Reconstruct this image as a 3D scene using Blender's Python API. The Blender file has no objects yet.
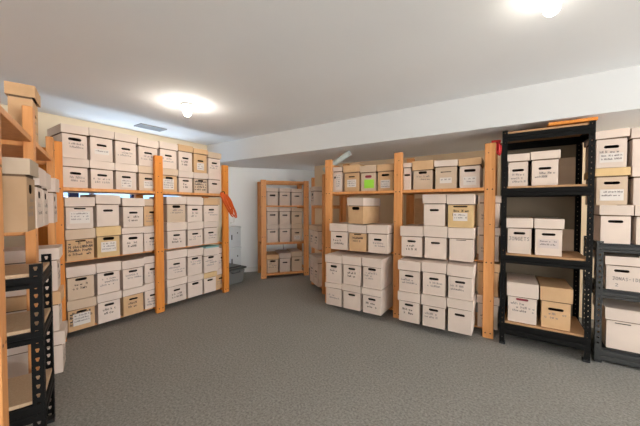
import bpy, bmesh, math, random
from mathutils import Vector, Matrix

random.seed(7)
C = bpy.context.scene.collection
R = math.radians

# ------------------------------------------------------------------ materials
def new_mat(name):
    m = bpy.data.materials.new(name)
    m.use_nodes = True
    nt = m.node_tree
    return m, nt, nt.nodes['Principled BSDF']

def plain(name, col, rough=0.6, metal=0.0, spec=0.3):
    m, nt, b = new_mat(name)
    b.inputs['Base Color'].default_value = (*col, 1)
    b.inputs['Roughness'].default_value = rough
    b.inputs['Metallic'].default_value = metal
    b.inputs['Specular IOR Level'].default_value = spec
    return m

def noisy(name, c1, c2, scale=6, rough=0.7, detail=4, bump=0.0, bscale=80, stretch=(1, 1, 1), vary=0.0, spec=0.25):
    """two-tone noise colour, optional bump, optional per-object value shift"""
    m, nt, b = new_mat(name)
    N, L = nt.nodes, nt.links
    tc = N.new('ShaderNodeTexCoord')
    mp = N.new('ShaderNodeMapping'); mp.inputs['Scale'].default_value = stretch
    L.new(tc.outputs['Object'], mp.inputs['Vector'])
    nz = N.new('ShaderNodeTexNoise'); nz.inputs['Scale'].default_value = scale; nz.inputs['Detail'].default_value = detail
    L.new(mp.outputs['Vector'], nz.inputs['Vector'])
    rp = N.new('ShaderNodeValToRGB')
    rp.color_ramp.elements[0].position = 0.3; rp.color_ramp.elements[1].position = 0.7
    rp.color_ramp.elements[0].color = (*c1, 1); rp.color_ramp.elements[1].color = (*c2, 1)
    L.new(nz.outputs['Fac'], rp.inputs['Fac'])
    out = rp.outputs['Color']
    if vary:
        oi = N.new('ShaderNodeObjectInfo')
        mr = N.new('ShaderNodeMapRange')
        mr.inputs['To Min'].default_value = 1 - vary; mr.inputs['To Max'].default_value = 1 + vary
        L.new(oi.outputs['Random'], mr.inputs['Value'])
        hs = N.new('ShaderNodeHueSaturation')
        L.new(mr.outputs['Result'], hs.inputs['Value']); L.new(out, hs.inputs['Color'])
        out = hs.outputs['Color']
    L.new(out, b.inputs['Base Color'])
    b.inputs['Roughness'].default_value = rough
    b.inputs['Specular IOR Level'].default_value = spec
    if bump:
        n2 = N.new('ShaderNodeTexNoise'); n2.inputs['Scale'].default_value = bscale; n2.inputs['Detail'].default_value = 3
        L.new(tc.outputs['Object'], n2.inputs['Vector'])
        bp = N.new('ShaderNodeBump'); bp.inputs['Strength'].default_value = bump; bp.inputs['Distance'].default_value = 0.004
        L.new(n2.outputs['Fac'], bp.inputs['Height']); L.new(bp.outputs['Normal'], b.inputs['Normal'])
    return m

def wood_mat(name, c1, c2):
    """pine: long grain along local Z or X by stretched noise plus rings"""
    m, nt, b = new_mat(name)
    N, L = nt.nodes, nt.links
    tc = N.new('ShaderNodeTexCoord')
    mp = N.new('ShaderNodeMapping'); mp.inputs['Scale'].default_value = (14, 14, 1.2)
    L.new(tc.outputs['Object'], mp.inputs['Vector'])
    nz = N.new('ShaderNodeTexNoise'); nz.inputs['Scale'].default_value = 2.4; nz.inputs['Detail'].default_value = 5
    nz.inputs['Distortion'].default_value = 0.6
    L.new(mp.outputs['Vector'], nz.inputs['Vector'])
    rp = N.new('ShaderNodeValToRGB')
    rp.color_ramp.elements[0].position = 0.32; rp.color_ramp.elements[1].position = 0.68
    rp.color_ramp.elements[0].color = (*c1, 1); rp.color_ramp.elements[1].color = (*c2, 1)
    L.new(nz.outputs['Fac'], rp.inputs['Fac'])
    L.new(rp.outputs['Color'], b.inputs['Base Color'])
    b.inputs['Roughness'].default_value = 0.5
    b.inputs['Specular IOR Level'].default_value = 0.25
    return m

M = {}
M['white'] = noisy('white_card', (0.645, 0.52, 0.432), (0.715, 0.58, 0.485), 5, 0.75, vary=0.05)
M['pale'] = noisy('pale_card', (0.57, 0.42, 0.295), (0.63, 0.475, 0.345), 5, 0.75, vary=0.05)
M['kraft'] = noisy('kraft_card', (0.57, 0.35, 0.18), (0.65, 0.41, 0.225), 9, 0.8, vary=0.06)
M['brown'] = noisy('brown_card', (0.36, 0.23, 0.13), (0.42, 0.275, 0.16), 7, 0.8)
M['dusty'] = noisy('dusty_tan_card', (0.40, 0.31, 0.225), (0.46, 0.365, 0.27), 7, 0.8)
M['yellow'] = noisy('yellow_kraft_card', (0.60, 0.40, 0.19), (0.67, 0.46, 0.235), 9, 0.8, vary=0.04)
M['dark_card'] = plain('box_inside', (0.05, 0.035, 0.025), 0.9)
M['lid_shade'] = plain('lid_shadow_strip', (0.16, 0.10, 0.06), 0.9)  # dark strip under the lids, in place of their cast shadow
M['ink'] = plain('pen_ink', (0.25, 0.21, 0.20), 0.8)
M['marker'] = plain('marker_ink', (0.07, 0.055, 0.05), 0.8)
M['brown_print'] = plain('brown_print', (0.18, 0.10, 0.05), 0.8)
M['paper'] = plain('label_paper', (0.68, 0.61, 0.55), 0.7)
M['green_paper'] = plain('green_label_paper', (0.33, 0.70, 0.06), 0.7)
M['red_contents'] = plain('red_paper', (0.30, 0.03, 0.05), 0.7)
M['pine'] = wood_mat('pine_wood', (0.64, 0.265, 0.085), (0.74, 0.345, 0.125))
M['pine_red'] = wood_mat('aged_pine_wood', (0.62, 0.20, 0.03), (0.72, 0.27, 0.05))
M['hole'] = plain('bolt_and_knot', (0.07, 0.035, 0.015), 0.6)
M['particle'] = noisy('particle_board', (0.40, 0.215, 0.10), (0.50, 0.29, 0.15), 160, 0.8, detail=2)
M['pale_board'] = noisy('pale_particle_board', (0.50, 0.335, 0.205), (0.57, 0.40, 0.255), 120, 0.8, detail=2)
M['black_metal'] = plain('black_steel', (0.009, 0.0085, 0.008), 0.55, 0.0, 0.07)
M['grey_metal'] = plain('dark_grey_steel', (0.045, 0.044, 0.042), 0.45, 0.0, 0.2)
M['wall_cream'] = noisy('cream_wall_paint', (0.70, 0.58, 0.41), (0.72, 0.60, 0.43), 2, 0.85, bump=0.05, bscale=200)
M['wall_tan'] = noisy('tan_wall_paint', (0.80, 0.61, 0.39), (0.82, 0.63, 0.41), 2, 0.85)
M['wall_white'] = noisy('white_wall_paint', (0.86, 0.86, 0.84), (0.88, 0.88, 0.86), 2, 0.85, bump=0.05, bscale=200)
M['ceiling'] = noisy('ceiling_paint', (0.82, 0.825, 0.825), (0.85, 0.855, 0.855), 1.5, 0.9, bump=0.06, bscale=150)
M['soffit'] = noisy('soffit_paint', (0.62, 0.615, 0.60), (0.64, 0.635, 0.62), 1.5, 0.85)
M['trim'] = plain('white_trim_paint', (0.75, 0.74, 0.70), 0.5)
M['bin_grey'] = plain('grey_plastic', (0.17, 0.165, 0.155), 0.45, 0, 0.4)
M['bin_lid'] = plain('dark_grey_plastic', (0.075, 0.075, 0.07), 0.4, 0, 0.4)
M['tub_white'] = plain('white_plastic', (0.70, 0.72, 0.72), 0.4, 0, 0.4)
M['orange_cord'] = plain('orange_cord_rubber', (0.60, 0.10, 0.015), 0.5)
M['plug_white'] = plain('white_plug_plastic', (0.75, 0.74, 0.70), 0.4)
M['red_cord'] = plain('red_strap', (0.62, 0.03, 0.03), 0.5)
M['teal'] = plain('teal_plastic', (0.22, 0.42, 0.40), 0.5)
M['tube_white'] = plain('pale_plastic', (0.55, 0.60, 0.57), 0.4)
M['porcelain'] = plain('white_porcelain', (0.8, 0.78, 0.74), 0.3)
M['vent'] = plain('vent_paint', (0.30, 0.30, 0.295), 0.5)
M['well'] = plain('well_daylight_tint', (0.38, 0.60, 0.85), 0.7)  # blue put into the well walls to colour the daylight
M['shade_sheet'] = noisy('brown_shade_sheet', (0.20, 0.155, 0.105), (0.24, 0.19, 0.135), 3, 0.7)  # dark tone that shades the backdrop of the tall black rack
M['navy'] = plain('dark_navy_frame', (0.01, 0.015, 0.07), 0.5)
M['black_plastic'] = plain('black_plastic', (0.02, 0.02, 0.02), 0.5)

def bulb_mat(k):
    m, nt, b = new_mat('lit_bulb')
    b.inputs['Emission Color'].default_value = (1.0, 0.93, 0.82, 1)
    b.inputs['Emission Strength'].default_value = BULB * k
    return m

def carpet_mat():
    m, nt, b = new_mat('grey_carpet')
    N, L = nt.nodes, nt.links
    tc = N.new('ShaderNodeTexCoord')
    a = N.new('ShaderNodeTexNoise'); a.inputs['Scale'].default_value = 70; a.inputs['Detail'].default_value = 4; a.inputs['Roughness'].default_value = 0.7
    c = N.new('ShaderNodeTexNoise'); c.inputs['Scale'].default_value = 2.2; c.inputs['Detail'].default_value = 3
    v = N.new('ShaderNodeTexVoronoi'); v.inputs['Scale'].default_value = 150
    for n in (a, c, v): L.new(tc.outputs['Object'], n.inputs['Vector'])
    rp = N.new('ShaderNodeValToRGB')
    rp.color_ramp.elements[0].position = 0.34; rp.color_ramp.elements[1].position = 0.66
    rp.color_ramp.elements[0].color = (0.20, 0.188, 0.168, 1); rp.color_ramp.elements[1].color = (0.38, 0.36, 0.325, 1)
    L.new(a.outputs['Fac'], rp.inputs['Fac'])
    mx = N.new('ShaderNodeMix'); mx.data_type = 'RGBA'; mx.blend_type = 'MULTIPLY'; mx.inputs['Factor'].default_value = 0.35
    r2 = N.new('ShaderNodeValToRGB')
    r2.color_ramp.elements[0].position = 0.3; r2.color_ramp.elements[1].position = 0.7
    r2.color_ramp.elements[0].color = (0.85, 0.85, 0.85, 1)
    L.new(c.outputs['Fac'], r2.inputs['Fac'])
    L.new(rp.outputs['Color'], mx.inputs['A']); L.new(r2.outputs['Color'], mx.inputs['B'])
    L.new(mx.outputs['Result'], b.inputs['Base Color'])
    b.inputs['Roughness'].default_value = 0.95; b.inputs['Specular IOR Level'].default_value = 0.1
    bp = N.new('ShaderNodeBump'); bp.inputs['Strength'].default_value = 0.6; bp.inputs['Distance'].default_value = 0.006
    L.new(v.outputs['Distance'], bp.inputs['Height']); L.new(bp.outputs['Normal'], b.inputs['Normal'])
    return m

BULB = 85.0
SKY = 7.0
EXPOSURE = 0.66
DAY_L = 24.0
M['bulb'] = bulb_mat(1.0)
M['bright_bulb'] = bulb_mat(1.6)
M['dim_bulb'] = bulb_mat(0.4)
M['carpet'] = carpet_mat()

def glass_mat():
    m = bpy.data.materials.new('window_glass'); m.use_nodes = True
    nt = m.node_tree; N, L = nt.nodes, nt.links
    for n in list(N): N.remove(n)
    out = N.new('ShaderNodeOutputMaterial'); mx = N.new('ShaderNodeMixShader')
    t = N.new('ShaderNodeBsdfTransparent'); g = N.new('ShaderNodeBsdfGlossy'); g.inputs['Roughness'].default_value = 0.02
    mx.inputs['Fac'].default_value = 0.05
    L.new(t.outputs[0], mx.inputs[1]); L.new(g.outputs[0], mx.inputs[2]); L.new(mx.outputs[0], out.inputs['Surface'])
    return m
M['glass'] = glass_mat()

# ------------------------------------------------------------------ mesh helpers
class MB:
    def __init__(self):
        self.v = []; self.f = []; self.mi = []
    def quad(self, pts, mi=0):
        b = len(self.v); self.v += [tuple(p) for p in pts]
        self.f.append(tuple(range(b, b + len(pts)))); self.mi.append(mi)
    def box(self, x0, x1, y0, y1, z0, z1, mi=0):
        b = len(self.v)
        self.v += [(x0, y0, z0), (x1, y0, z0), (x1, y1, z0), (x0, y1, z0), (x0, y0, z1), (x1, y0, z1), (x1, y1, z1), (x0, y1, z1)]
        for q in ((3, 2, 1, 0), (4, 5, 6, 7), (0, 1, 5, 4), (1, 2, 6, 5), (2, 3, 7, 6), (3, 0, 4, 7)):
            self.f.append(tuple(b + i for i in q)); self.mi.append(mi)
    def bbox(self, x0, x1, y0, y1, z0, z1, c=0.004, mi=0):
        """box with chamfered vertical and horizontal edges (bevelled)"""
        bm = bmesh.new()
        bmesh.ops.create_cube(bm, size=1.0)
        for v in bm.verts:
            v.co = Vector((x0 if v.co.x < 0 else x1, y0 if v.co.y < 0 else y1, z0 if v.co.z < 0 else z1))
        bmesh.ops.bevel(bm, geom=bm.edges[:], offset=c, segments=1, affect='EDGES')
        self.add_bm(bm, mi)
    def add_bm(self, bm, mi=0, mat=None):
        b = len(self.v)
        bm.verts.index_update()
        for v in bm.verts:
            co = mat @ v.co if mat else v.co
            self.v.append(tuple(co))
        for f in bm.faces:
            self.f.append(tuple(b + v.index for v in f.verts)); self.mi.append(mi)
        bm.free()
    def tube(self, pts, r, n=8, mi=0, closed=False):
        pts = [Vector(p) for p in pts]
        m = len(pts); b = len(self.v)
        up = Vector((0, 0, 1)); prev = None
        for i, p in enumerate(pts):
            if closed:
                d = pts[(i + 1) % m] - pts[i - 1]
            else:
                d = pts[min(i + 1, m - 1)] - pts[max(i - 1, 0)]
            d.normalize()
            if prev is None:
                a = up if abs(d.z) < 0.9 else Vector((1, 0, 0))
                x = d.cross(a).normalized()
            else:
                x = (prev - d * prev.dot(d)).normalized()
            prev = x
            y = d.cross(x)
            rr = r[i] if isinstance(r, (list, tuple)) else r
            for k in range(n):
                t = 2 * math.pi * k / n
                self.v.append(tuple(p + x * math.cos(t) * rr + y * math.sin(t) * rr))
        for i in range(m if closed else m - 1):
            j = (i + 1) % m
            for k in range(n):
                l = (k + 1) % n
                self.f.append((b + i * n + k, b + i * n + l, b + j * n + l, b + j * n + k)); self.mi.append(mi)
        if not closed:
            self.f.append(tuple(b + k for k in reversed(range(n)))); self.mi.append(mi)
            self.f.append(tuple(b + (m - 1) * n + k for k in range(n))); self.mi.append(mi)
    def lathe(self, prof, n=20, c=(0, 0, 0), mi=0):
        """profile of (radius, z) revolved about z"""
        b = len(self.v)
        for r_, z in prof:
            for k in range(n):
                t = 2 * math.pi * k / n
                self.v.append((c[0] + r_ * math.cos(t), c[1] + r_ * math.sin(t), c[2] + z))
        for i in range(len(prof) - 1):
            for k in range(n):
                l = (k + 1) % n
                self.f.append((b + i * n + k, b + i * n + l, b + (i + 1) * n + l, b + (i + 1) * n + k)); self.mi.append(mi)
    def ribbon(self, pts, w, y, mi):
        """flat ink stroke in the local xz plane at depth y"""
        for (x0, z0), (x1, z1) in zip(pts[:-1], pts[1:]):
            dx, dz = x1 - x0, z1 - z0
            l = math.hypot(dx, dz)
            if l < 1e-6: continue
            nx, nz = -dz / l * w / 2, dx / l * w / 2
            ex, ez = dx / l * w * .25, dz / l * w * .25
            self.quad([(x0 - nx - ex, y, z0 - nz - ez), (x1 - nx + ex, y, z1 - nz + ez), (x1 + nx + ex, y, z1 + nz + ez), (x0 + nx - ex, y, z0 + nz - ez)], mi)
    def build(self, name, mats, parent=None, smooth=False, fix=True):
        me = bpy.data.meshes.new(name)
        me.from_pydata(self.v, [], self.f)
        if not isinstance(mats, (list, tuple)): mats = [mats]
        for m in mats: me.materials.append(m)
        me.polygons.foreach_set('material_index', self.mi)
        if fix:
            bm = bmesh.new(); bm.from_mesh(me)
            bmesh.ops.recalc_face_normals(bm, faces=bm.faces[:])
            bm.to_mesh(me); bm.free()
        if smooth:
            me.polygons.foreach_set('use_smooth', [True] * len(me.polygons))
        me.update()
        o = bpy.data.objects.new(name, me)
        C.objects.link(o)
        if parent: o.parent = parent
        return o

def tag(o, label, cat, group=None):
    o['label'] = label; o['category'] = cat
    if group: o['group'] = group
    return o

def thing(name, label, cat, loc, rotz=0.0, group=None):
    o = bpy.data.objects.new(name, None)
    o.empty_display_size = 0.1
    C.objects.link(o)
    o.location = loc; o.rotation_euler = (0, 0, rotz)
    return tag(o, label, cat, group)

def struct(name, mb, mat):
    o = mb.build(name, mat); o['kind'] = 'structure'
    return o

# ------------------------------------------------------------------ room frames
class Frame:
    """a rack's floor frame: along-direction = local x, outward = local -y"""
    def __init__(self, ox, oy, deg):
        self.o = Vector((ox, oy, 0)); self.t = R(deg)
        self.e = Vector((math.cos(self.t), math.sin(self.t), 0))
        self.n = Vector((math.sin(self.t), -math.cos(self.t), 0))
    def at(self, a, s, z):
        return self.o + self.e * a + self.n * s + Vector((0, 0, z))

FL = Frame(-3.29, 0, 90)              # rack on the left wall
FR = Frame(0, 3.02, 0)                # rack along the back wall
FK = Frame(0, 2.97, 0)                # tall black rack
FH = Frame(0, 3.03, 0)                # half-height black rack at the right
FF = Frame(-3.374, 3.452, 52.1)       # rack standing askew in the corner
FS = Frame(-2.121, 3.304, -38)        # narrow rack at right angles to it
FN = Frame(-1.393, 0.175, 160.9)      # rack by the near wall
H = 2.225                             # ceiling height
SY, SZ = 2.98, 1.915                  # soffit face and underside

# ------------------------------------------------------------------ the setting
def prism_wall(name, x0, y0, x1, y1, z0, z1, th, mat):
    """upright slab whose room face runs (x0,y0)-(x1,y1); thickness to the left of that direction"""
    d = Vector((x1 - x0, y1 - y0, 0)).normalized(); n = Vector((-d.y, d.x, 0)) * th
    mb = MB()
    a, b = Vector((x0, y0, 0)), Vector((x1, y1, 0))
    p = [a, b, b + n, a + n]
    lo = [tuple(q + Vector((0, 0, z0))) for q in p]; hi = [tuple(q + Vector((0, 0, z1))) for q in p]
    mb.quad(lo); mb.quad(hi)
    for i in range(4):
        j = (i + 1) % 4
        mb.quad([lo[i], lo[j], hi[j], hi[i]])
    return struct(name, mb, mat)

NWY = lambda x: -0.354 - (x + 1.576) * 0.346
mb = MB(); mb.box(-4.4, 5.6, -3.0, 5.3, -0.06, 0); struct('floor', mb, M['carpet'])
mb = MB(); mb.box(-4.4, 5.6, -3.0, SY, H, H + 0.06); struct('ceiling', mb, M['ceiling'])
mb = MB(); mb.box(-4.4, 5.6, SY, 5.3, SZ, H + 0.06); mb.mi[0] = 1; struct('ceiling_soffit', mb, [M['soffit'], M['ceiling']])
# left wall with a window opening behind the rack
WY0, WY1, WZ0, WZ1 = 1.08, 2.55, 1.02, 2.10
mb = MB()
mb.box(-4.32, -4.2, NWY(-4.2) - .2, WY0, 0, H); mb.box(-4.32, -4.2, WY1, 3.40, 0, H)
mb.box(-4.32, -4.2, WY0, WY1, 0, WZ0); mb.box(-4.32, -4.2, WY0, WY1, WZ1, H)
struct('wall_left', mb, M['wall_cream'])
prism_wall('wall_corner', -4.2, 3.40, -2.90, 5.005, 0, SZ, 0.1, M['wall_white'])
mb = MB(); mb.box(-2.83, -2.70, 4.16, 5.2, 0, SZ); struct('wall_return', mb, M['wall_white'])
mb = MB(); mb.box(-2.83, 5.6, 4.15, 4.27, 0, SZ); struct('wall_back', mb, M['wall_tan'])
# the near wall runs behind the nearest rack and the camera; right side left unbuilt to let fill light in
prism_wall('wall_near', 3.2, NWY(3.2), -4.3, NWY(-4.3), 0, H, 0.1, M['wall_white'])
# skirting on the corner wall
dv = Vector((1.30, 1.605, 0)).normalized(); nv = Vector((dv.y, -dv.x, 0))
mb = MB()
a = Vector((-4.2, 3.40, 0)) + dv * .02 + nv * .0005; b = a + dv * 1.95
q = [a, b, b + nv * .014, a + nv * .014]
mb.quad([p + Vector((0, 0, 0.001)) for p in q]); mb.quad([p + Vector((0, 0, .09)) for p in q])
for i in range(4):
    j = (i + 1) % 4
    mb.quad([q[i] + Vector((0, 0, .001)), q[j] + Vector((0, 0, .001)), q[j] + Vector((0, 0, .09)), q[i] + Vector((0, 0, .09))])
struct('baseboard_corner', mb, M['trim'])
# window: frame, dark mullions, glass
mb = MB()
for y0, y1, z0, z1 in ((WY0, WY1, WZ0, WZ0 + .04), (WY0, WY1, WZ1 - .04, WZ1), (WY0, WY0 + .04, WZ0 + .04, WZ1 - .04), (WY1 - .04, WY1, WZ0 + .04, WZ1 - .04)):
    mb.box(-4.29, -4.22, y0, y1, z0, z1)
wf = struct('window_1', mb, M['trim'])
mb = MB()
for yc, w in ((1.225, .09), (1.40, .035), (1.86, .05), (2.2, .04)):
    mb.box(-4.275, -4.235, yc - w / 2, yc + w / 2, WZ0 + .04, WZ1 - .04)
mb.build('mullion', M['navy'], wf)
mb = MB(); mb.box(-4.258, -4.252, WY0 + .04, WY1 - .04, WZ0 + .04, WZ1 - .04)
mb.build('window_glass', M['glass'], wf)

# added well outside: blocks the world light, its blue paint tints the daylight
mb = MB()
mb.box(-5.15, -5.10, WY0 - .5, WY1 + .5, .55, 2.2); mb.box(-5.10, -4.33, WY0 - .5, WY0 - .45, .55, 2.2); mb.box(-5.10, -4.33, WY1 + .45, WY1 + .5, .55, 2.2)
mb.box(-5.15, -4.33, WY0 - .5, WY1 + .5, .50, .55)
struct('added_well_wall', mb, M['well'])

# ------------------------------------------------------------------ ceiling lamps and vent
def lampholder(x, y, label, mat='bulb'):
    t = thing('ceiling_lamp', label, 'lamp', (x, y, H), 0, 'bare bulbs on the ceiling')
    mb = MB(); mb.lathe([(0.0, -.001), (.062, -.001), (.064, -.012), (.05, -.022), (.03, -.03), (.026, -.045), (0, -.046)], 24)
    mb.build('lampholder', M['porcelain'], t, smooth=True)
    mb = MB()
    prof = [(.014, -.046), (.016, -.052)]
    for k in range(13):
        a = math.pi * (0.16 + 0.84 * k / 12)
        prof.append((max(.0001, .033 * math.sin(a)), -.088 + .033 * math.cos(a)))
    mb.lathe(prof, 20)
    mb.build('bulb', M[mat], t, smooth=True)
lampholder(-2.66, 1.67, 'lit bare bulb in a white ceiling holder near the vent', 'bright_bulb')
lampholder(0.16, 1.72, 'lit bare bulb at the top edge of the photo', 'dim_bulb')
lampholder(0.55, -0.55, 'unseen bare bulb added behind the camera as overhead fill light')  # added overhead fill lamp, out of view

lampholder(3.0, 1.72, 'unseen bare bulb added out of frame right as overhead fill light')  # second added fill lamp, also out of view

t = thing('ceiling_vent', 'small pale grey vent set in the ceiling above left rack', 'vent', (-3.83, 1.9, H))
mb = MB()
for x0, x1, y0, y1 in ((-.09, .09, -.16, -.135), (-.09, .09, .135, .16), (-.09, -.07, -.135, .135), (.07, .09, -.135, .135)):
    mb.box(x0, x1, y0, y1, -.012, -.0005)
mb.build('vent_frame', M['vent'], t)
mb = MB()
for k in range(9):
    y = -.12 + k * .03
    mb.quad([(-.07, y - .012, -.002), (.07, y - .012, -.002), (.07, y + .008, -.012), (-.07, y + .008, -.012)])
mb.build('vent_slats', M['vent'], t)

# ------------------------------------------------------------------ storage boxes
def scribble(mb, x0, x1, zc, h, w, y, mi, rng, gap=0.25):
    """one line of handwriting: little letter-like zigzags between x0 and x1"""
    x = x0
    while x < x1 - h * .3:
        kind = rng.random()
        lw = h * rng.uniform(.45, .75)
        b, t = zc - h / 2, zc + h / 2
        m = zc + h * rng.uniform(-.1, .15)
        if kind < .25:
            mb.ribbon([(x, t), (x, b)], w, y, mi); mb.ribbon([(x, m), (x + lw * .7, m + h * .1), (x + lw * .7, b)], w, y, mi)
        elif kind < .5:
            mb.ribbon([(x + lw * .8, m), (x + lw * .3, m + h * .12), (x, zc - h * .15), (x + lw * .4, b), (x + lw * .8, zc - h * .25)], w, y, mi)
        elif kind < .7:
            mb.ribbon([(x, m), (x + lw * .25, b), (x + lw * .5, m), (x + lw * .75, b), (x + lw, m)], w, y, mi)
        elif kind < .88:
            mb.ribbon([(x, b), (x + lw * .1, t), (x + lw * .8, b), (x + lw * .85, t)], w, y, mi)
        x += lw + h * .16
        if rng.random() < gap: x += h * .45

LET = {
 'J': [[(.1, 1), (.9, 1)], [(.6, 1), (.6, .15), (.4, 0), (.1, .15)]],
 'O': [[(.2, .05), (.05, .5), (.2, .95), (.7, .95), (.85, .5), (.7, .05), (.2, .05)]],
 'N': [[(.1, 0), (.1, 1), (.8, 0), (.8, 1)]],
 'G': [[(.85, .85), (.5, 1), (.1, .6), (.15, .15), (.5, 0), (.85, .2), (.85, .5), (.5, .5)]],
 'E': [[(.8, 1), (.1, 1), (.1, 0), (.8, 0)], [(.1, .5), (.65, .5)]],
 'T': [[(0, 1), (.9, 1)], [(.45, 1), (.45, 0)]],
 'S': [[(.8, .85), (.45, 1), (.1, .8), (.75, .3), (.45, 0), (.1, .15)]],
 'I': [[(.4, 0), (.4, 1)]],
 'A': [[(0, 0), (.45, 1), (.9, 0)], [(.2, .4), (.7, .4)]],
 'K': [[(.1, 0), (.1, 1)], [(.8, 1), (.1, .5), (.8, 0)]],
 'D': [[(.1, 0), (.1, 1), (.6, .9), (.8, .5), (.6, .1), (.1, 0)]],
 '-': [[(.1, .5), (.7, .5)]],
 '2': [[(.1, .8), (.4, 1), (.75, .75), (.1, 0), (.8, 0)]],
 ' ': [],
}
def letters(mb, txt, x0, x1, zc, h, w, y, mi):
    cw = (x1 - x0) / len(txt)
    for i, ch in enumerate(txt):
        for st in LET[ch]:
            mb.ribbon([(x0 + cw * (i + px * .85), zc - h / 2 + h * pz) for px, pz in st], w, y, mi)

ALL_BOXES = []
def storage_box(fr, a0, a1, z0, h, label, s=0.0, depth=0.40, body='white', lid=None, lidh=0.075, slot=(0.52, .085, .021),
                writing=1, lab=None, text=None, contents=None, bold=0, cover=0, group='lidded storage boxes on the racks', tilt=0.0, name='storage_box', slot_x=0.0):
    """short lidded carton: local x along the rack, front face at local y = 0, base at z = 0"""
    rng = random.Random(int(abs(a0) * 9973 + z0 * 7919 + len(label) * 31))
    w = a1 - a0
    lid = lid or body
    root = thing(name, label, 'box', fr.at((a0 + a1) / 2, s, z0), fr.t + R(tilt), group)
    ALL_BOXES.append(root)
    hw = w / 2 - .011             # body half width
    bt = h - .012                  # body top
    f0, f1 = .013, depth - .010
    th = .004
    bo_t = h - lidh - .0095         # outer wall stops short; dark slit stands in for the lid's cast shadow
    mb = MB()
    # front panel with a rounded hand slot
    sz, sw, sh = slot
    cz = min(bt * sz, bo_t - sh / 2 - .006); hx = sw / 2; hz = sh / 2; r_ = hz
    cx = slot_x
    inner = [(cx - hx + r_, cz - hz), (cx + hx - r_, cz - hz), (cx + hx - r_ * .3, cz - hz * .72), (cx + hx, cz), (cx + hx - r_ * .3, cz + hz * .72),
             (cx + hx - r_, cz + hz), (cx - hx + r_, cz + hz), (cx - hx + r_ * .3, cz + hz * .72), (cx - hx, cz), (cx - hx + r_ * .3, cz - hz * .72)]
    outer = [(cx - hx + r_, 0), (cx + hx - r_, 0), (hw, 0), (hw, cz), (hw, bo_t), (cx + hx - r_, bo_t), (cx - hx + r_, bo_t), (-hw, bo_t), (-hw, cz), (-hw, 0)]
    k = len(inner)
    if sw > 0:
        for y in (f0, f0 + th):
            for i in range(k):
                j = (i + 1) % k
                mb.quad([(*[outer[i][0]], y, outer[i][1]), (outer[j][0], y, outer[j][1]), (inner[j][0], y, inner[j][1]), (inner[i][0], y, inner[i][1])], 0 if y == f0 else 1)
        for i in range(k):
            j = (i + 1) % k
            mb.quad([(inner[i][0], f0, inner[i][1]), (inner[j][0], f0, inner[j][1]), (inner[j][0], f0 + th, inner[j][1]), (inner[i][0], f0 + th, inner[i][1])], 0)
    else:
        mb.quad([(-hw, f0, 0), (hw, f0, 0), (hw, f0, bo_t), (-hw, f0, bo_t)], 0)
    # side, back, bottom shell with inner faces and top rim
    mb.quad([(-hw, f0, 0), (-hw, f1, 0), (-hw, f1, bo_t), (-hw, f0, bo_t)]); mb.quad([(hw, f0, 0), (hw, f1, 0), (hw, f1, bo_t), (hw, f0, bo_t)])
    mb.quad([(-hw, f1, 0), (hw, f1, 0), (hw, f1, bo_t), (-hw, f1, bo_t)]); mb.quad([(-hw, f0, 0), (hw, f0, 0), (hw, f1, 0), (-hw, f1, 0)])
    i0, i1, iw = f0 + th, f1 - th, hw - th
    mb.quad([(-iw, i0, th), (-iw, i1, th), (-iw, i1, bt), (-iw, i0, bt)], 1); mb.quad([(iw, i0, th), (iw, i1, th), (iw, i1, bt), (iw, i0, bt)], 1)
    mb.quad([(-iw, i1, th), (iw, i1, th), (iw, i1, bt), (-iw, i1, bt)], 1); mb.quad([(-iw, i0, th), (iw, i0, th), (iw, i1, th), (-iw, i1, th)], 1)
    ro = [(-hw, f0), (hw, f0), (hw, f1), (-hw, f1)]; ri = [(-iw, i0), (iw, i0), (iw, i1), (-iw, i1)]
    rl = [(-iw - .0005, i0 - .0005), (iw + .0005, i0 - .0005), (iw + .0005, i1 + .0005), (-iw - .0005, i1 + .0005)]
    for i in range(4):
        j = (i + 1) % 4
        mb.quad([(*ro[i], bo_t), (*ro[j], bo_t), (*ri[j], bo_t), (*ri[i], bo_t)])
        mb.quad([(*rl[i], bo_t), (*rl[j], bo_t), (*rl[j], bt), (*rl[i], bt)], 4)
    # handwriting straight on the carton
    yi = f0 - .0012
    zone_top = cz - hz - .012
    if writing == 1:                                  # faint pen
        nl = rng.choice((2, 2, 3))
        for q in range(nl):
            c = rng.uniform(-.25, .15) * w
            scribble(mb, max(-hw + .02, c - .06), min(hw - .02, c + .05 + rng.random() * .04), zone_top - .014 - q * .03, rng.uniform(.015, .022), .0032, yi, 2, rng)
    elif writing == 2:                                # thick marker
        for q in range(2):
            scribble(mb, -hw + .035 + rng.random() * .02, hw - .035 - rng.random() * .03, zone_top - .02 - q * .036, .022, .004, yi, 3, rng, .3)
    elif writing == 3:                                # covered in marker
        z = bo_t - .03
        while z > .03:
            scribble(mb, -hw + .012, hw - .012, z, .024, .0048, yi, 3, rng, .15)
            z -= .033
        
    if text:
        for line, x0, x1, z, hh, ww in text:
            letters(mb, line, x0, x1, z, hh, ww, yi, 2 if ww < .005 else 3)
    bo = mb.build('body', [M[body], M['dark_card'], M['ink'], M['marker'], M['lid_shade']], root, fix=False)
    # lid: outer and inner skirt
    ow = w / 2; l0, l1 = 0, depth; lt = .004
    mb = MB()
    zt, zb = h, h - lidh
    dr = rng.uniform(-.003, .003)
    P = lambda x, y, z: (x, y, z + dr * x / ow)
    mb.quad([P(-ow, l0, zt), P(ow, l0, zt), P(ow, l1, zt), P(-ow, l1, zt)])
    o4 = [(-ow, l0), (ow, l0), (ow, l1), (-ow, l1)]; n4 = [(-ow + lt, l0 + lt), (ow - lt, l0 + lt), (ow - lt, l1 - lt), (-ow + lt, l1 - lt)]
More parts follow.
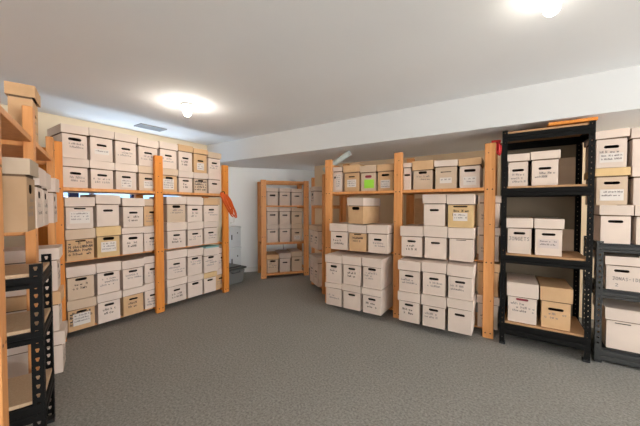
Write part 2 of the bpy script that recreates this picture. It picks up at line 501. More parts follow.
    for i in range(4):
        j = (i + 1) % 4
        mb.quad([P(*o4[i], zb), P(*o4[j], zb), P(*o4[j], zt), P(*o4[i], zt)])
        mb.quad([P(*n4[i], zb), P(*n4[j], zb), P(*n4[j], zt - lt), P(*n4[i], zt - lt)])
        mb.quad([P(*o4[i], zb), P(*o4[j], zb), P(*n4[j], zb), P(*n4[i], zb)])
    mb.quad([P(*n4[0], zt - lt), P(*n4[1], zt - lt), P(*n4[2], zt - lt), P(*n4[3], zt - lt)])
    lo = mb.build('lid', M[lid], root)
    if lid != body: lo['label'] = {'white': 'white', 'pale': 'pale tan', 'kraft': 'brown kraft', 'yellow': 'yellowish kraft', 'dusty': 'dusty tan'}[lid] + ' cardboard lid'
    if lab:
        lw, lh, lcx, lcz, lm = lab
        mb = MB()
        mb.box(lcx - lw / 2, lcx + lw / 2, f0 - .0022, f0 - .0004, lcz - lh / 2, lcz + lh / 2, 0)
        if lm != 'green_paper':
            for q in range(max(1, int(lh / .03))):
                scribble(mb, lcx - lw / 2 + .01, lcx + lw / 2 - .01, lcz + lh / 2 - .018 - q * .026, .013, .0028, f0 - .0032, 1, rng, .3)
        mb.build('paper_label', [M[lm], M['ink']], bo)
    if contents:
        mb = MB(); mb.bbox(-hw + .02, hw - .02, f0 + .012, f0 + .1, th + .001, bt - .03, .003)
        mb.build('contents', M[contents], bo)
    return root

ORD = ['leftmost', 'second from left', 'third from left', 'fourth from left', 'fifth from left']
K_ = lambda **k: k

def stack(fr, cols, z0, s, depth, rows, where, top_first=True):
    """rows: list from bottom to top of (rowname, [options per column]); cols: [(a0,a1)...]"""
    base = [z0] * len(cols)
    for rname, opts in rows:
        for i, (c, o) in enumerate(zip(cols, opts)):
            if o is None: continue
            o = dict(o)
            d = o.pop('d', None)
            h = o.pop('h', 0.295)
            c0 = o.pop('c0', c[0]); c1 = o.pop('c1', c[1])
            ss = o.pop('s', s)
            body = o.get('body', 'white')
            if d is None:
                d = {'white': 'white box', 'pale': 'pale tan box', 'kraft': 'brown kraft box', 'yellow': 'yellowish kraft box'}[body]
            pos = o.pop('pos', ORD[i])
            lab = '%s, %s%s, %s' % (d, pos, (', ' + rname) if rname else '', where)
            storage_box(fr, c0 + .0015, c1 - .0015, base[i], h, lab, s=ss, depth=o.pop('depth', depth), **o)
            base[i] += h + .0035

# ---- left wall rack
LT, LM, LB = 1.385, .712, .062         # shelf tops
where = "top shelf, left rack's near bay"
stack(FL, [(.885, 1.091), (1.093, 1.302), (1.304, 1.520), (1.524, 1.746)], LT + .001, -.06, .385, [
    ('lower row', [K_(h=.272), K_(h=.272), K_(h=.272, lab=(.10, .09, .0, .07, 'paper'), writing=0), K_(h=.272, body='pale', lab=(.10, .08, 0, .07, 'paper'), writing=0)]),
    ('upper row', [K_(h=.30, slot=(.60, .10, .026)), K_(h=.308, lab=(.12, .05, 0, .09, 'paper'), writing=0), K_(h=.308, writing=1), K_(h=.29)])], where)
where = "middle shelf, left rack's near bay"
stack(FL, [(.889, 1.116), (1.120, 1.334), (1.338, 1.560), (1.568, 1.785)], LM + .001, -.02, .40, [
    ('lower row', [K_(h=.29, body='kraft', lid='pale', writing=3, slot=(.68, .08, .012), lidh=.09),
                   K_(h=.30, body='yellow', lab=(.13, .10, 0, .10, 'paper'), writing=2, slot=(.68, .10, .028), lidh=.09),
                   K_(h=.275, writing=2, slot=(.62, .09, .026), lidh=.06), K_(h=.28, s=-.06, depth=.385)]),
    ('upper row', [K_(h=.293, writing=1, slot=(.70, .09, .012), lab=(.15, .11, 0, .105, 'paper'), lidh=.085), K_(h=.312, writing=0, lidh=.09), K_(h=.31, c0=1.348, c1=1.566, writing=2, lidh=.085),
                   K_(h=.30, c0=1.570, body='kraft', lid='pale', s=-.06, depth=.385)])], where)
where = "bottom shelf, left rack's near bay"
stack(FL, [(.889, 1.112), (1.116, 1.330), (1.336, 1.552), (1.566, 1.78)], LB + .001, -.02, .40, [
    ('lower row', [K_(h=.285, body='kraft', lid='pale', writing=3, lab=(.13, .11, .0, .10, 'paper'), slot=(.62, .08, .02), lidh=.085),
                   K_(h=.285, writing=2, slot=(.62, .085, .022)), K_(h=.28, body='kraft', lid='white', writing=2, slot=(.62, .085, .018), lidh=.065), K_(h=.285, s=-.06, depth=.385)]),
    ('upper row', [K_(h=.308, body='pale', lid='white', writing=2, slot=(.62, .09, .024), lidh=.095), K_(h=.305, writing=1, slot=(.63, .09, .026), lidh=.09),
                   K_(h=.30, writing=1, slot=(.62, .085, .022), lidh=.085), K_(h=.30, s=-.06, depth=.385)])], where)
where = "top shelf, left rack's far bay"
stack(FL, [(1.765, 1.974), (1.978, 2.178), (2.181, 2.390), (2.394, 2.604)], LT + .001, -.06, .385, [
    ('lower row', [K_(h=.272, body='kraft', lid='pale', lab=(.13, .12, -.01, .09, 'paper'), writing=0, slot=(.62, .09, .03)), K_(h=.262, writing=2, slot=(.58, .085, .02)),
                   K_(h=.262, body='pale', writing=3, lid='white', slot=(.66, .08, .024)), K_(h=.27, writing=0)]),
    ('upper row', [K_(h=.30, c0=1.753), K_(h=.318, lid='kraft', writing=2), K_(h=.305, body='kraft', lab=(.10, .09, 0, .08, 'paper'), writing=0, lidh=.06), K_(h=.285, lid='pale', writing=1)])], where)
where = "middle shelf, left rack's far bay"
stack(FL, [(1.805, 2.055), (2.059, 2.288), (2.292, 2.520), (2.532, 2.74)], LM + .001, -.02, .40, [
    ('lower row', [K_(h=.308, writing=2, lidh=.095), K_(h=.30, writing=1, lidh=.09), K_(h=.295, writing=1), None]),
    ('upper row', [K_(h=.305, body='pale', lid='white', writing=1, lidh=.09, slot=(.70, .10, .03)), K_(h=.31, writing=2, lidh=.095), K_(h=.31, lid='kraft', c1=2.54, lidh=.09, writing=1), None])], where)
where = "bottom shelf, left rack's far bay"
stack(FL, [(1.797, 2.052), (2.056, 2.280), (2.284, 2.486), (2.492, 2.70)], LB + .001, -.02, .40, [
    ('lower row', [K_(h=.285, writing=2, lidh=.085), K_(h=.275, writing=0, slot=(.62, .09, .026), lidh=.075), K_(h=.265, lid='yellow', writing=0, lidh=.065, slot=(.64, .085, .022)),
                   K_(h=.275, body='kraft', lid='white', s=-.06, depth=.385, writing=1)]),
    ('upper row', [K_(h=.335, writing=1, lidh=.095), K_(h=.335, c1=2.278, writing=1, slot=(.64, .09, .024), lidh=.095), K_(h=.325, c0=2.286, c1=2.520, writing=1, slot=(.64, .09, .026), lidh=.10),
                   K_(c0=2.526, c1=2.73, h=.29, s=-.06, depth=.385)])], where)

# ---- back wall rack
RT, RM, RB = 1.388, .704, .066
where = "top shelf, back rack's left bay"
stack(FR, [(-1.832, -1.692), (-1.676, -1.457), (-1.455, -1.249), (-1.246, -1.046)], RT + .001, -.055, .385, [
    ('', [K_(h=.305, d='narrow white box with grey stripe', lab=(.07, .20, .012, .125, 'paper'), slot=(.62, .06, .026), slot_x=-.02, writing=0, lidh=.05),
          K_(h=.320, body='kraft', lab=(.12, .09, 0, .10, 'paper'), writing=0, slot=(.58, .085, .014), lidh=.088),
          K_(h=.295, body='pale', d='tan box with bright green label', lab=(.12, .10, .01, .085, 'green_paper'), writing=0, slot=(.60, .085, .03), contents='red_contents'),
          K_(h=.295, body='kraft', lab=(.11, .09, .0, .075, 'paper'), writing=0, slot=(.62, .09, .024))])], where)
where = "top shelf, back rack's right bay"
stack(FR, [(-.951, -.852), (-.848, -.635), (-.628, -.408), (-.404, -.205)], RT + .001, -.055, .385, [
    ('', [K_(h=.288, d='narrow white box beside the post', writing=0, slot=(.58, .06, .02), lidh=.045), K_(h=.30, body='pale', lid='kraft', writing=1, slot=(.66, .085, .026), lidh=.095),
          K_(h=.285, body='pale', lid='white', writing=0, lab=(.11, .055, 0, .085, 'paper'), slot=(.62, .10, .008), lidh=.06),
          K_(h=.285, lid='kraft', writing=0, lab=(.11, .08, 0, .07, 'paper'), slot=(.62, .10, .026), lidh=.065)])], where)
where = "middle shelf, back rack's left bay"
stack(FR, [(-1.776, -1.532), (-1.528, -1.298), (-1.292, -1.052)], RM + .001, .10, .40, [
    ('lower row', [K_(h=.305, writing=2, lidh=.088), K_(h=.30, body='kraft', lid='white', writing=2, slot=(.66, .09, .010), lidh=.09), K_(h=.305, writing=1, slot=(.50, .09, .022), lidh=.09)])], where)
storage_box(FR, -1.558, -1.338, RM + .3115, .297, "kraft box with white lid standing alone atop back rack's left middle row", s=.08, depth=.39, body='kraft', lid='white', lidh=.09, writing=0, slot=(.66, .10, .034), tilt=-7)
where = "bottom shelf, back rack's left bay"
stack(FR, [(-1.778, -1.553), (-1.549, -1.318), (-1.308, -1.080)], RB + .001, .20, .40, [
    ('lower row', [K_(h=.258, writing=1, slot=(.6, 0, 0), lidh=.05), K_(h=.272, writing=0, lidh=.07, slot=(.62, .085, .022)), K_(h=.268, writing=2, lidh=.07, slot=(.60, .085, .022))]),
    ('upper row', [K_(h=.322, writing=2, slot=(.62, .085, .026), lidh=.085), K_(h=.315, writing=2, lidh=.09, slot=(.58, .085, .022)), K_(h=.322, writing=1, slot=(.66, .09, .026), lidh=.09)])], where)
where = "middle shelf, back rack's right bay"
stack(FR, [(-.922, -.694), (-.691, -.468), (-.465, -.243)], RM + .001, .10, .40, [
    ('lower row', [K_(h=.308, writing=2, lidh=.10), K_(h=.318, writing=0, lidh=.105, slot=(.50, .085, .02)), K_(h=.308, writing=0, lidh=.095, slot=(.72, .085, .006))]),
    ('upper row', [None, K_(h=.302, writing=0, lidh=.085, c0=-.702, c1=-.484), K_(h=.308, body='yellow', lid='white', writing=2, lab=(.12, .075, 0, .10, 'paper'), slot=(.72, .12, .014), c0=-.481, c1=-.247, lidh=.09)])], where)
where = "bottom shelf, back rack's right bay"
stack(FR, [(-.912, -.690), (-.682, -.458), (-.455, -.237)], RB + .001, .20, .40, [
    ('lower row', [K_(h=.295, writing=2, lidh=.085, slot=(.60, .085, .022)), K_(h=.305, writing=1, lidh=.10, slot=(.56, .085, .022)), K_(h=.306, writing=0, lidh=.082, slot=(.56, .085, .022))]),
    ('upper row', [K_(h=.308, writing=1, lidh=.09, slot=(.54, .085, .02)), K_(h=.307, writing=1, lidh=.09), K_(h=.306, writing=1, lidh=.10)])], where)
XC = (-.233, -.047)
stack(FR, [XC], RM + .001, -.06, .385, [('lower row', [K_(h=.312, pos='half behind end post', lidh=.07)]), ('upper row', [K_(h=.295, pos='half behind end post', lidh=.065)])], "middle shelf, back rack")
stack(FR, [XC], RB + .001, -.06, .385, [('lower row', [K_(h=.305, pos='half behind end post', lidh=.072)]), ('upper row', [K_(h=.305, body='kraft', pos='half behind end post', lidh=.075, writing=2)])], "bottom shelf, back rack")

# ---- corner rack, askew
where = "%s shelf of askew corner rack"
fc = [(.055, .263), (.267, .473), (.477, .688)]
stack(FF, fc, 1.229, -.05, .39, [('', [K_(h=.29, lidh=.06, writing=0, slot=(.60, .10, .03)), K_(h=.29, lidh=.06, writing=0, slot=(.60, .09, .018)), K_(h=.285, lidh=.06, writing=0, slot=(.58, .09, .02))])], where % 'upper')
stack(FF, fc, .597, -.05, .39, [('lower row', [K_(h=.31, lidh=.08, writing=0, slot=(.60, .10, .022)), K_(h=.31, lidh=.08, writing=0, slot=(.60, .09, .02)), K_(h=.305, body='pale', lidh=.08, lab=(.1, .07, 0, .07, 'paper'), writing=0)]),
     ('upper row', [K_(h=.275, lidh=.06, writing=0, slot=(.58, .10, .026)), K_(h=.275, lidh=.06, writing=0, slot=(.56, .09, .022)), K_(h=.275, body='pale', lidh=.06, writing=0)])], where % 'middle')
stack(FF, fc, .079, -.05, .39, [('', [K_(h=.31, body='pale', lid='kraft', lidh=.08, writing=1, slot=(.66, .10, .03)), K_(h=.325, lidh=.085, writing=0), K_(h=.34, body='pale', lidh=.085, writing=0, slot=(.58, .09, .022))])], where % 'bottom')

# ---- narrow side rack
SK = dict(group='lidded storage boxes on the racks')
storage_box(FS, -.452, -.245, 1.226, .27, 'white box on upper shelf of narrow rack beside corner rack', s=.05, depth=.29, lidh=.06, writing=2, slot=(.62, .08, .04))
storage_box(FS, -.455, -.250, .606, .33, 'white box with tan lid, farther one on narrow rack middle shelf', s=.06, depth=.29, lid='pale', lidh=.07, writing=2)
storage_box(FS, -.246, -.046, .606, .33, 'white box with tan lid, nearer one on narrow rack middle shelf', s=.06, depth=.29, lid='pale', lidh=.07, writing=2)
storage_box(FS, -.455, -.250, .086, .41, 'tall white box, farther one on narrow rack bottom shelf', s=.06, depth=.29, lidh=.07, writing=2)
storage_box(FS, -.246, -.046, .086, .40, 'tall white box, nearer one on narrow rack bottom shelf', s=.06, depth=.29, lidh=.07, writing=2)

# ---- tall black rack
KT, KM, KB = 1.388, .806, .208
stack(FK, [(-.005, .155), (.158, .355)], KT + .001, -.02, .40, [('', [K_(h=.275, lidh=.06, c0=-.008), K_(h=.282, lidh=.065)])], 'upper shelf of tall black rack')
M['pale_label'] = plain('pinkish_label_paper', (0.62, 0.51, 0.46), 0.7)
stack(FK, [(-.005, .187), (.190, .388)], KM + .001, -.02, .40, [('', [K_(h=.305, lidh=.08, writing=0, slot=(.60, .085, .022), text=[('JONGETS', -.075, .075, .128, .03, .0042)]), K_(h=.305, lidh=.08, writing=0, slot=(.60, .09, .02), lab=(.13, .075, .0, .10, 'pale_label'))])], 'middle shelf of tall black rack')
stack(FK, [(.006, .232), (.240, .450)], KB + .001, -.02, .40, [('', [K_(h=.345, lidh=.12, writing=1, slot=(.63, .09, .02), contents='red_contents'), K_(h=.342, body='kraft', lidh=.115, writing=1, slot=(.48, .10, .022))])], 'bottom shelf of tall black rack')

# ---- half-height black rack at the right edge
HT, HM, HB = .93, .575, .118
stack(FH, [(.566, .778), (.784, .99)], HT + .001, -.01, .40, [
    ('lowest of three', [K_(c0=.598, c1=.786, h=.293, lidh=.075, writing=0, slot=(.60, .085, .02)), K_(c0=.79, c1=.99, h=.29, writing=2)]),
    ('middle of three', [K_(c0=.569, c1=.764, h=.281, body='pale', lid='yellow', lidh=.06, writing=0, slot=(.62, .09, .022), lab=(.13, .085, 0, .075, 'paper')), K_(c0=.770, h=.285, writing=0)]),
    ('topmost of three', [K_(c0=.563, c1=.756, h=.285, lidh=.06, writing=1, lab=(.13, .07, .0, .075, 'paper'), slot=(.58, .085, .022)), K_(c0=.760, c1=.975, h=.283, writing=0)])],
    'half-height black rack at right')
storage_box(FH, .640, .90, HM + .001, .258, 'white box with writing under its slot, middle shelf, right half-height rack', s=-.02, lidh=.065, writing=0, slot=(.60, .085, .02), slot_x=-.035,
            text=[('JONAS-IDEAS', -.085, .11, .088, .024, .0034), ('2', -.07, -.045, .04, .022, .0034)])
storage_box(FH, .648, .91, HB + .001, .315, 'white box with thin slots, bottom shelf, right half-height rack', s=-.02, lidh=.09, writing=0, slot=(.66, .09, .008), slot_x=-.03)

# ---- near wooden rack
NT, NM = 1.612, 1.112
storage_box(FN, 1.022, 1.232, NT + .001, .318, 'brown kraft box alone on top shelf of nearest wooden rack', s=0.0, depth=.125, body='kraft', lid='kraft', lidh=.07, writing=1)
storage_box(FN, .280, .490, NM + .001, .300, 'brown box with dusty tan lid nearest the camera, left middle shelf', s=.07, depth=.40, body='brown', lid='dusty', lidh=.065, writing=1, slot=(.62, .09, .04))
storage_box(FN, .510, .725, NM + .001, .29, 'white lidded box, second from camera on nearest rack middle shelf', s=.07, depth=.40, lidh=.085, writing=2, slot=(.58, .09, .035))
storage_box(FN, .730, .922, NM + .001, .285, 'white lidded box, third from camera on nearest rack middle shelf', s=.07, depth=.40, lidh=.085, writing=2, slot=(.58, .09, .035))
storage_box(FN, 1.030, 1.245, NM + .001, .28, 'white lidded box, fourth from camera on nearest rack middle shelf', s=.08, depth=.40, lidh=.085, writing=2, slot=(.56, .09, .035))
storage_box(FN, 1.120, 1.335, .126, .275, 'white box at base of stack behind low black rack', s=.10, depth=.40, lidh=.085, writing=1, slot=(.60, .09, .035))
storage_box(FN, 1.130, 1.345, .4045, .255, 'white box with kraft lid, middle of stack behind low black rack', s=.085, depth=.40, lid='kraft', lidh=.08, writing=1, slot=(.60, .09, .035))
storage_box(FN, 1.150, 1.360, .663, .282, 'white box, topmost of stack behind low black rack', s=.08, depth=.40, lidh=.075, writing=1, slot=(.55, .09, .035))

# ------------------------------------------------------------------ wooden racks
def wood_rack(fr, label, posts, height, depth, shelves, rungs, pine='pine', pw=.088, pt=.044, group=None, top_rail=None):
    """posts: along positions; shelves: (a0, a1, ztop, front_s, depth); rungs: (a, z)"""
    root = thing('wooden_rack', label, 'rack', fr.o, fr.t, 'wooden storage racks')
    rng = random.Random(int(height * 100 + len(posts) * 7 + depth * 31))
    for a in posts:
        for y0 in (0, depth - pt):
            mb = MB()
            mb.bbox(a - pw / 2, a + pw / 2, y0, y0 + pt, 0.001, height, .004)
            if y0 == 0:
                for q in range(7):                     # bolt heads and knots on the front face
                    zc = (.05, .35, .70, 1.05, 1.37, 1.55, 1.70)[q]
                    if zc > height - .03: continue
                    for dx in ((-.02, .02) if q in (0, 2, 4) else (rng.uniform(-.03, .03),)):
                        r_ = .007 if q in (0, 2, 4) else .005
                        mb.quad([(a + dx + r_ * math.cos(k * math.pi / 4), -.0015, zc + r_ * math.sin(k * math.pi / 4)) for k in range(8)], 1)
            mb.build('post', [M[pine], M['hole']], root)
    for a, z in rungs:
        mb = MB(); mb.bbox(a - .016, a + .016, pt, depth - pt, z, z + .035, .003)
        mb.build('rung', M[pine], root)
    for a0, a1, zt, fs, dd in shelves:
        mb = MB()
        mb.bbox(a0, a1, -fs, -fs + dd, zt - (.017 if fs < -.05 else .03), zt, .002)
        mb.build('shelf', M['pine'], root)
    if top_rail:
        for a0, a1, z0, z1, y0, y1 in top_rail:
            mb = MB(); mb.bbox(a0, a1, y0, y1, z0, z1, .003); mb.build('rail', M[pine], root)
    return root

def bay_shelves(a0, a1, levels, fs=-.006, dd=.488, short=False):
    return [(a0 + .045, a1 - .045, z, fs if z > 1.2 or short else -.085, dd if z > 1.2 or short else dd - .085) for z in levels]

LP = (.835, 1.715, 2.63)
wood_rack(FL, 'pine rack along the left wall, two bays loaded with boxes', LP, 1.785, .50,
          bay_shelves(LP[0], LP[1], (LT, LM, LB)) + bay_shelves(LP[1], LP[2], (LT, LM, LB)),
          [(a, z) for a in LP for z in (1.345, .672, .022)], pine='pine_red')
RP = (-1.858, -.982, -.134)
wood_rack(FR, 'pine rack along the back wall, two bays loaded with boxes', RP, 1.788, .50,
          bay_shelves(RP[0], RP[1], (RT, RM, RB)) + bay_shelves(RP[1], RP[2], (RT, RM, RB)),
          [(a, z) for a in RP for z in (1.348, .664, .025) if not (a == RP[2] and z == .664)] + [(RP[0], 1.70)])
wood_rack(FF, 'pine rack with open top standing askew in the far corner', (0, .737), 1.65, .50,
          bay_shelves(0, .737, (1.227, .595, .077), short=True),
          [(a, z) for a in (0, .737) for z in (1.18, .55, .1, 1.60)], top_rail=[(.045, .692, 1.605, 1.64, .004, .03), (.045, .692, 1.605, 1.64, .46, .49)])
wood_rack(FS, 'narrow pine rack between corner rack and back rack', (0, -.5), 1.65, .30,
          [(-.46, -.04, z, -.006, .288) for z in (1.225, .605, .085)],
          [(a, z) for a in (0, -.5) for z in (1.18, .56, .03)], pw=.055, pt=.04)
NP = (.195, .97, 1.875)
wood_rack(FN, 'pine rack nearest the camera at the left edge', NP, 1.785, .50,
          bay_shelves(NP[0], NP[1], (NT, NM)) + bay_shelves(NP[1], NP[2], (NT, NM, .125)),
          [(a, z) for a in NP for z in (1.56, 1.05, .03)], pine='pine')

# ------------------------------------------------------------------ boltless metal racks
def slotted_flange(mb, w, z0, z1, place, pitch=.042, mi=0, k_=1.0):
    """one flange of an angle post, keyhole slots every pitch; place(u, z) -> 3D point"""
    n = max(1, int((z1 - z0) / pitch)); p = (z1 - z0) / n
    for k in range(n):
        b, t = z0 + k * p, z0 + (k + 1) * p
        c = (b + t) / 2
        cu = w / 2; a_ = min(.0095, w * .26) * k_; d_ = a_ * .45; hh = .012 * k_
        ho = [(cu - d_, c - hh), (cu + d_, c - hh), (cu + a_ * .8, c), (cu + a_, c + hh * .4), (cu + a_ * .8, c + hh), (cu - a_ * .8, c + hh), (cu - a_, c + hh * .4), (cu - a_ * .8, c)]
        ou = [(0, b), (w, b), (w, c), (w, c + hh * .4), (w, t), (0, t), (0, c + hh * .4), (0, c)]
        for i in range(8):
            j = (i + 1) % 8
            mb.quad([place(*ou[i]), place(*ou[j]), place(*ho[j]), place(*ho[i])], mi)

def metal_post(root, x, y, sx, sy, z1, mat, w=.038, k_=1.0):
    """angle post with corner at (x, y); flanges run to x + sx*w and y + sy*w"""
    mb = MB()
    slotted_flange(mb, w, 0.002, z1, lambda u, z: (x + sx * u, y, z), k_=k_)
    slotted_flange(mb, w, 0.002, z1, lambda u, z: (x, y + sy * u, z), k_=k_)
    o = mb.build('post', M[mat], root)
    so = o.modifiers.new('thick', 'SOLIDIFY'); so.thickness = .002; so.offset = 0
    mb = MB(); mb.bbox(min(x, x + sx * (w + .004)) - .002, max(x, x + sx * (w + .004)) + .002, min(y, y + sy * (w + .004)) - .002, max(y, y + sy * (w + .004)) + .002, 0.0005, .022, .003)
    mb.build('foot_cap', M['black_plastic'], o)
    return o

def metal_beam(root, p0, p1, ztop, hh, out, mat):
    """stepped beam from p0 to p1 (local xy), face looking along 'out'"""
    p0, p1 = Vector((*p0, 0)), Vector((*p1, 0)); o = Vector((*out, 0))
    prof = [(-.012, 0), (.006, 0), (.008, -.008), (.008, -hh * .42), (.003, -hh * .5), (.003, -hh * .58), (.008, -hh * .66), (.008, -hh + .006), (.005, -hh), (-.004, -hh), (-.004, -.012), (-.012, -.012)]
    mb = MB()
    A = [tuple(p0 + o * a + Vector((0, 0, ztop + b))) for a, b in prof]
    B = [tuple(p1 + o * a + Vector((0, 0, ztop + b))) for a, b in prof]
    n = len(prof)
    for i in range(n):
        j = (i + 1) % n
        mb.quad([A[i], A[j], B[j], B[i]])
    mb.quad(A); mb.quad(list(reversed(B)))
    return mb.build('beam', M[mat], root)

def metal_rack(fr, a0, a1, s0, s1, z1, levels, label, mat, bh=.06, board='particle', w=.038, slot=1.0):
    """levels: z of board tops"""
    root = thing('metal_rack', label, 'rack', fr.o, fr.t, 'black metal storage racks')
    y0, y1 = -s0, -s1
    for x, sx in ((a0, 1), (a1, -1)):
        for y, sy in ((y0, 1), (y1, -1)):
            metal_post(root, x, y, sx, sy, z1, mat, w, slot)
    for z in levels:
        hb = bh if z > .3 else bh + .03
        metal_beam(root, (a0 + .004, y0 + .006), (a1 - .004, y0 + .006), z - .018, hb, (0, -1), mat)
        metal_beam(root, (a0 + .004, y1 - .006), (a1 - .004, y1 - .006), z - .018, hb, (0, 1), mat)
        metal_beam(root, (a0 + .006, y0 + .004), (a0 + .006, y1 - .004), z - .018, hb, (-1, 0), mat)
        metal_beam(root, (a1 - .006, y0 + .004), (a1 - .006, y1 - .004), z - .018, hb, (1, 0), mat)
        mb = MB(); mb.bbox(a0 + .014, a1 - .014, y0 + .006, y1 - .006, z - .0165, z, .0015)
        mb.build('shelf_board', M[board], root)
    return root

metal_rack(FK, -.042, .553, 0.0, -.475, 1.868, (1.858, KT, KM, KB), 'tall black steel rack with four particle board shelves', 'black_metal', bh=.066, slot=.42)
metal_rack(FH, .588, 1.40, 0.0, -.46, .948, (HT, HM, HB), 'half-height black steel rack at the right edge', 'grey_metal', bh=.048, board='black_plastic', slot=.7)
metal_rack(FN, .49, .842, .072, -.42, .948, (.905, .645, .30), 'half-height black steel rack standing end-on at left, shelves empty', 'black_metal', bh=.052, w=.042, slot=.8, board='pale_board')

# ------------------------------------------------------------------ loose things
# board lying on the tall black rack
mb = MB(); mb.bbox(.27, .565, -.002, .30, 1.8695, 1.893, .002)
o = mb.build('spare_board', M['pine_red']); o.location = FK.o; tag(o, 'orange pine board lying on top of tall black rack', 'board')
# dark sheet added to shade the backdrop behind the tall black rack
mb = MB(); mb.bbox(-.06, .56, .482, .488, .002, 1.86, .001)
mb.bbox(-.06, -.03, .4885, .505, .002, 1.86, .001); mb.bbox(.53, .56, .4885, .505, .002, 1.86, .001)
o = mb.build('shade_panel', M['shade_sheet']); o.location = FK.o; tag(o, 'dark brown sheet added to darken the backdrop behind tall black rack', 'panel')
# flat kraft cartons leaning at the back of the tall black rack
def flat_carton(name, fr, a0, a1, s0, s1, z0, z1, label, mat='kraft', group='flat cartons standing at the backs of shelves'):
    t = thing(name, label, 'carton', fr.at((a0 + a1) / 2, s0, z0), fr.t, group)
    w, d, h = (a1 - a0) / 2, s0 - s1, z1 - z0
    mb = MB(); mb.bbox(-w, w, 0, d, 0, h, .003); mb.build('carton_body', M[mat], t)
    mb = MB()
    if h > d:   # standing flat pack: closing flap line and tape across the top edge
        mb.bbox(-w + .005, w - .005, -.0025, -.0005, h * .72, h - .004, .0008)
    else:       # lying flat: lid flap folded over the top
        mb.bbox(-w + .004, w - .004, .004, d * .55, h + .0003, h + .004, .001)
    mb.build('flap', M[mat], t)
    return t
flat_carton('flat_carton', FK, .372, .508, -.435, -.462, KT + .001, KT + .268, 'flat pale tan carton standing behind boxes on tall black rack upper shelf', 'pale')
flat_carton('flat_carton', FK, .405, .508, -.435, -.462, KM + .001, KM + .20, 'flat pale tan carton standing behind boxes on tall black rack middle shelf', 'pale')
flat_carton('flat_carton', FR, -.90, -.70, -.36, -.45, RM + .001, RM + .60, 'tall kraft carton at back of gap, back rack middle shelf right bay', 'kraft')
flat_carton('flat_carton', FR, -1.80, -1.58, -.36, -.45, RM + .001, RM + .54, 'kraft carton at back of back rack middle shelf, left end', 'kraft')
# grey tote with lid at the end of the left rack
t = thing('storage_tote', 'grey plastic lidded tote on the carpet beyond left rack', 'tote', (-3.73, 2.96, 0))
bm = bmesh.new(); bmesh.ops.create_cube(bm, size=1)
for v in bm.verts:
    top = v.co.z > 0
    v.co = Vector((v.co.x * (.46 if top else .40), v.co.y * (.42 if top else .37), .225 if top else .001))
bmesh.ops.bevel(bm, geom=bm.edges[:], offset=.02, segments=3, affect='EDGES')
mb = MB(); mb.add_bm(bm); mb.build('tub', M['bin_grey'], t)
mb = MB(); mb.bbox(-.245, .245, -.225, .225, .222, .252, .01); mb.bbox(-.19, .19, -.17, .17, .252, .272, .012); mb.build('lid', M['bin_lid'], t)
mb = MB(); mb.tube([(.235, -.08, .20), (.262, -.07, .19), (.262, .07, .19), (.235, .08, .20)], .009); mb.build('handle', M['bin_lid'], t)
# two white plastic tubs
for z0, h, lb in ((.001, .50, 'white plastic tub under another, behind grey tote'), (.503, .355, 'white plastic tub atop another, behind grey tote')):
    t = thing('plastic_tub', lb, 'tub', (-4.03, 3.33, z0), 0, 'white plastic tubs in the corner')
    mb = MB(); mb.bbox(-.10, .10, -.128, .128, 0, h - .03, .012); mb.build('tub', M['tub_white'], t)
    mb = MB(); mb.bbox(-.106, .106, -.134, .134, h - .03, h, .006); mb.build('lid', M['tub_white'], t)
    mb = MB(); mb.bbox(.1005, .112, -.09, -.07, h * .38, h * .62, .003); mb.bbox(.1005, .11, .035, .05, h * .66, h * .72, .002); mb.build('latch', M['bin_lid'], t)
# orange extension cord hanging on the far post of the left rack
t = thing('extension_cord', 'orange extension cord hung in loops on left rack end post', 'cord', (-3.262, 2.63, 1.40))
mb = MB(); rng = random.Random(3)
pts = []
for k in range(6):
    for q in range(24):
        an = 2 * math.pi * q / 24
        L_ = .17 + .02 * math.sin(k * 1.7); wv = .034 + .006 * (k % 3)
        u = -math.cos(an) * L_ + L_; v = math.sin(an) * wv * .8 + rng.uniform(-.004, .004)
        dy, dz = .50, -.866
        yv, zv = .866, .50
        pts.append((.004 + k * .006 + .004 * math.sin(an * 2), -.085 + dy * u + yv * v + (k - 2.5) * .010, dz * u + zv * v - .005 * k))
mb.tube(pts, .0085, 7)
mb.build('cord_loops', M['orange_cord'], t, smooth=True)
mb = MB(); mb.tube([(.02, .085, -.32), (.022, .10, -.36), (.02, .10, -.40), (.018, .085, -.425), (.016, .065, -.42)], .007, 8); mb.bbox(.004, .030, .040, .066, -.432, -.404, .004)
mb.build('plug', M['plug_white'], t)
mb = MB(); mb.tube([(-.025, -.085, .006), (.02, -.085, .012), (.046, -.085, .008), (.052, -.085, -.02)], .006, 8); mb.build('hook', M['black_metal'], t)
# red strap behind the end post of the back rack
t = thing('red_strap', 'red strap looped on end post of back rack beside black rack', 'strap', (-.075, 3.09, 1.80))
mb = MB(); pts = []
for k in range(4):
    for q in range(18):
        an = 2 * math.pi * q / 18
        pts.append((.012 * math.sin(an) + .006 * (k - 1.5), .006 * k - .01, -.045 + .055 * math.cos(an) - .006 * k))
mb.tube(pts, .006, 6); mb.build('strap_loops', M['red_cord'], t, smooth=True)
mb = MB(); mb.bbox(-.055, .02, -.02, .012, -.006, .018, .004); mb.build('buckle', M['red_cord'], t)
# teal folder between boxes in the far bay
mb = MB(); mb.bbox(-.10, .10, -.01, .28, 0, .012, .002); mb.bbox(-.10, .095, -.012, .26, .0125, .02, .002)
o = mb.build('plastic_folder', M['teal']); o.location = FL.at(2.40, .0, LB + .001 + .265 + .325 + .0085); o.rotation_euler = (0, 0, FL.t)
tag(o, 'teal plastic folder lying on a box in left rack far bay', 'folder')
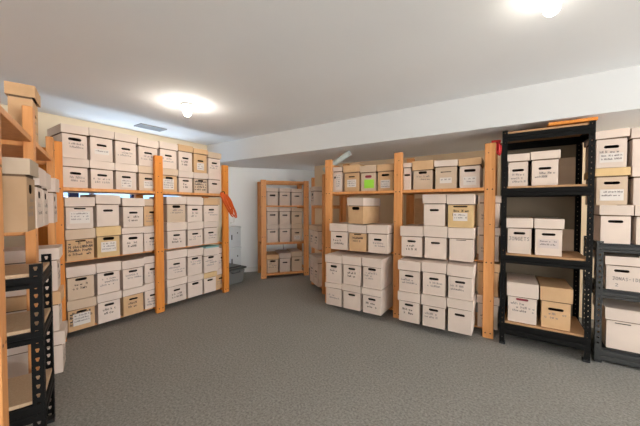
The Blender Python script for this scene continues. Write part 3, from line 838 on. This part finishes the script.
# pale plastic tube lying across rack tops
mb = MB()
p0, p1 = Vector((-1.68, 3.26, 1.893)), Vector((-2.05, 3.24, 1.69))
mb.tube([p0, p0.lerp(p1, .5), p1], .036, 16)
o = mb.build('plastic_tube', M['tube_white'], smooth=False); tag(o, 'pale plastic tube slanting over boxes beside back rack left post', 'tube')
# dark cable hanging on the wall behind the corner rack
mb = MB()
c0 = FF.at(.44, -.545, .62)
mb.tube([c0, c0 + Vector((.004, .003, -.06)), c0 + Vector((-.004, 0, -.14)), c0 + Vector((0, 0, -.22))], .006, 7)
mb.bbox(c0.x - .02, c0.x + .02, c0.y - .008, c0.y + .02, c0.z, c0.z + .06, .004)
o = mb.build('wall_cable', M['black_plastic']); tag(o, 'short black cable hanging on wall behind corner rack gap', 'cable')

# area lamp added in the well to brighten the ceiling strip by the window
l = bpy.data.lights.new('daylight_well', 'AREA'); l.shape = 'RECTANGLE'; l.size = 0.5; l.size_y = 2.0; l.energy = DAY_L; l.color = (.78, .90, 1.0)
o = bpy.data.objects.new('daylight_well', l); C.objects.link(o); o.location = (-4.85, (WY0 + WY1) / 2, .80)
o.rotation_euler = Vector((1, 0, 1.05)).to_track_quat('-Z', 'Y').to_euler()
o.rotation_euler = (0, R(-135), 0)

# ------------------------------------------------------------------ world, camera
w = bpy.data.worlds.new('daylight'); bpy.context.scene.world = w
w.use_nodes = True
N_, L_ = w.node_tree.nodes, w.node_tree.links
bg = N_['Background']
tc_ = N_.new('ShaderNodeTexCoord'); sp_ = N_.new('ShaderNodeSeparateXYZ'); rp_ = N_.new('ShaderNodeValToRGB'); mr_ = N_.new('ShaderNodeMapRange')
L_.new(tc_.outputs['Generated'], sp_.inputs[0]); L_.new(sp_.outputs['Z'], mr_.inputs['Value'])
mr_.inputs['From Min'].default_value = -1; mr_.inputs['From Max'].default_value = 1
L_.new(mr_.outputs['Result'], rp_.inputs['Fac']); L_.new(rp_.outputs['Color'], bg.inputs['Color'])
rp_.color_ramp.elements[0].position = 0.45; rp_.color_ramp.elements[1].position = 0.58
rp_.color_ramp.elements[0].color = (1.0, 1.0, 0.99, 1)       # bright lower half, added as fill for the ceiling
rp_.color_ramp.elements[1].color = (0.52, 0.56, 0.60, 1)     # overcast sky
bg.inputs['Strength'].default_value = SKY

cam = bpy.data.cameras.new('camera')
co = bpy.data.objects.new('camera', cam); C.objects.link(co)
f_px = 286.0
cam.sensor_width = 36.0; cam.sensor_fit = 'HORIZONTAL'; cam.lens = 36.0 * f_px / 640.0
cam.clip_start = 0.02
yaw, pitch = R(33.2), R(1.45)
co.location = (0, 0, 1.22)
co.rotation_euler = (R(90) - pitch, 0, yaw)
sc = bpy.context.scene
sc.camera = co
sc.view_settings.view_transform = 'Standard'
sc.view_settings.look = 'None'
sc.view_settings.gamma = 1.0
sc.view_settings.use_curve_mapping = False
sc.view_settings.exposure = EXPOSURE
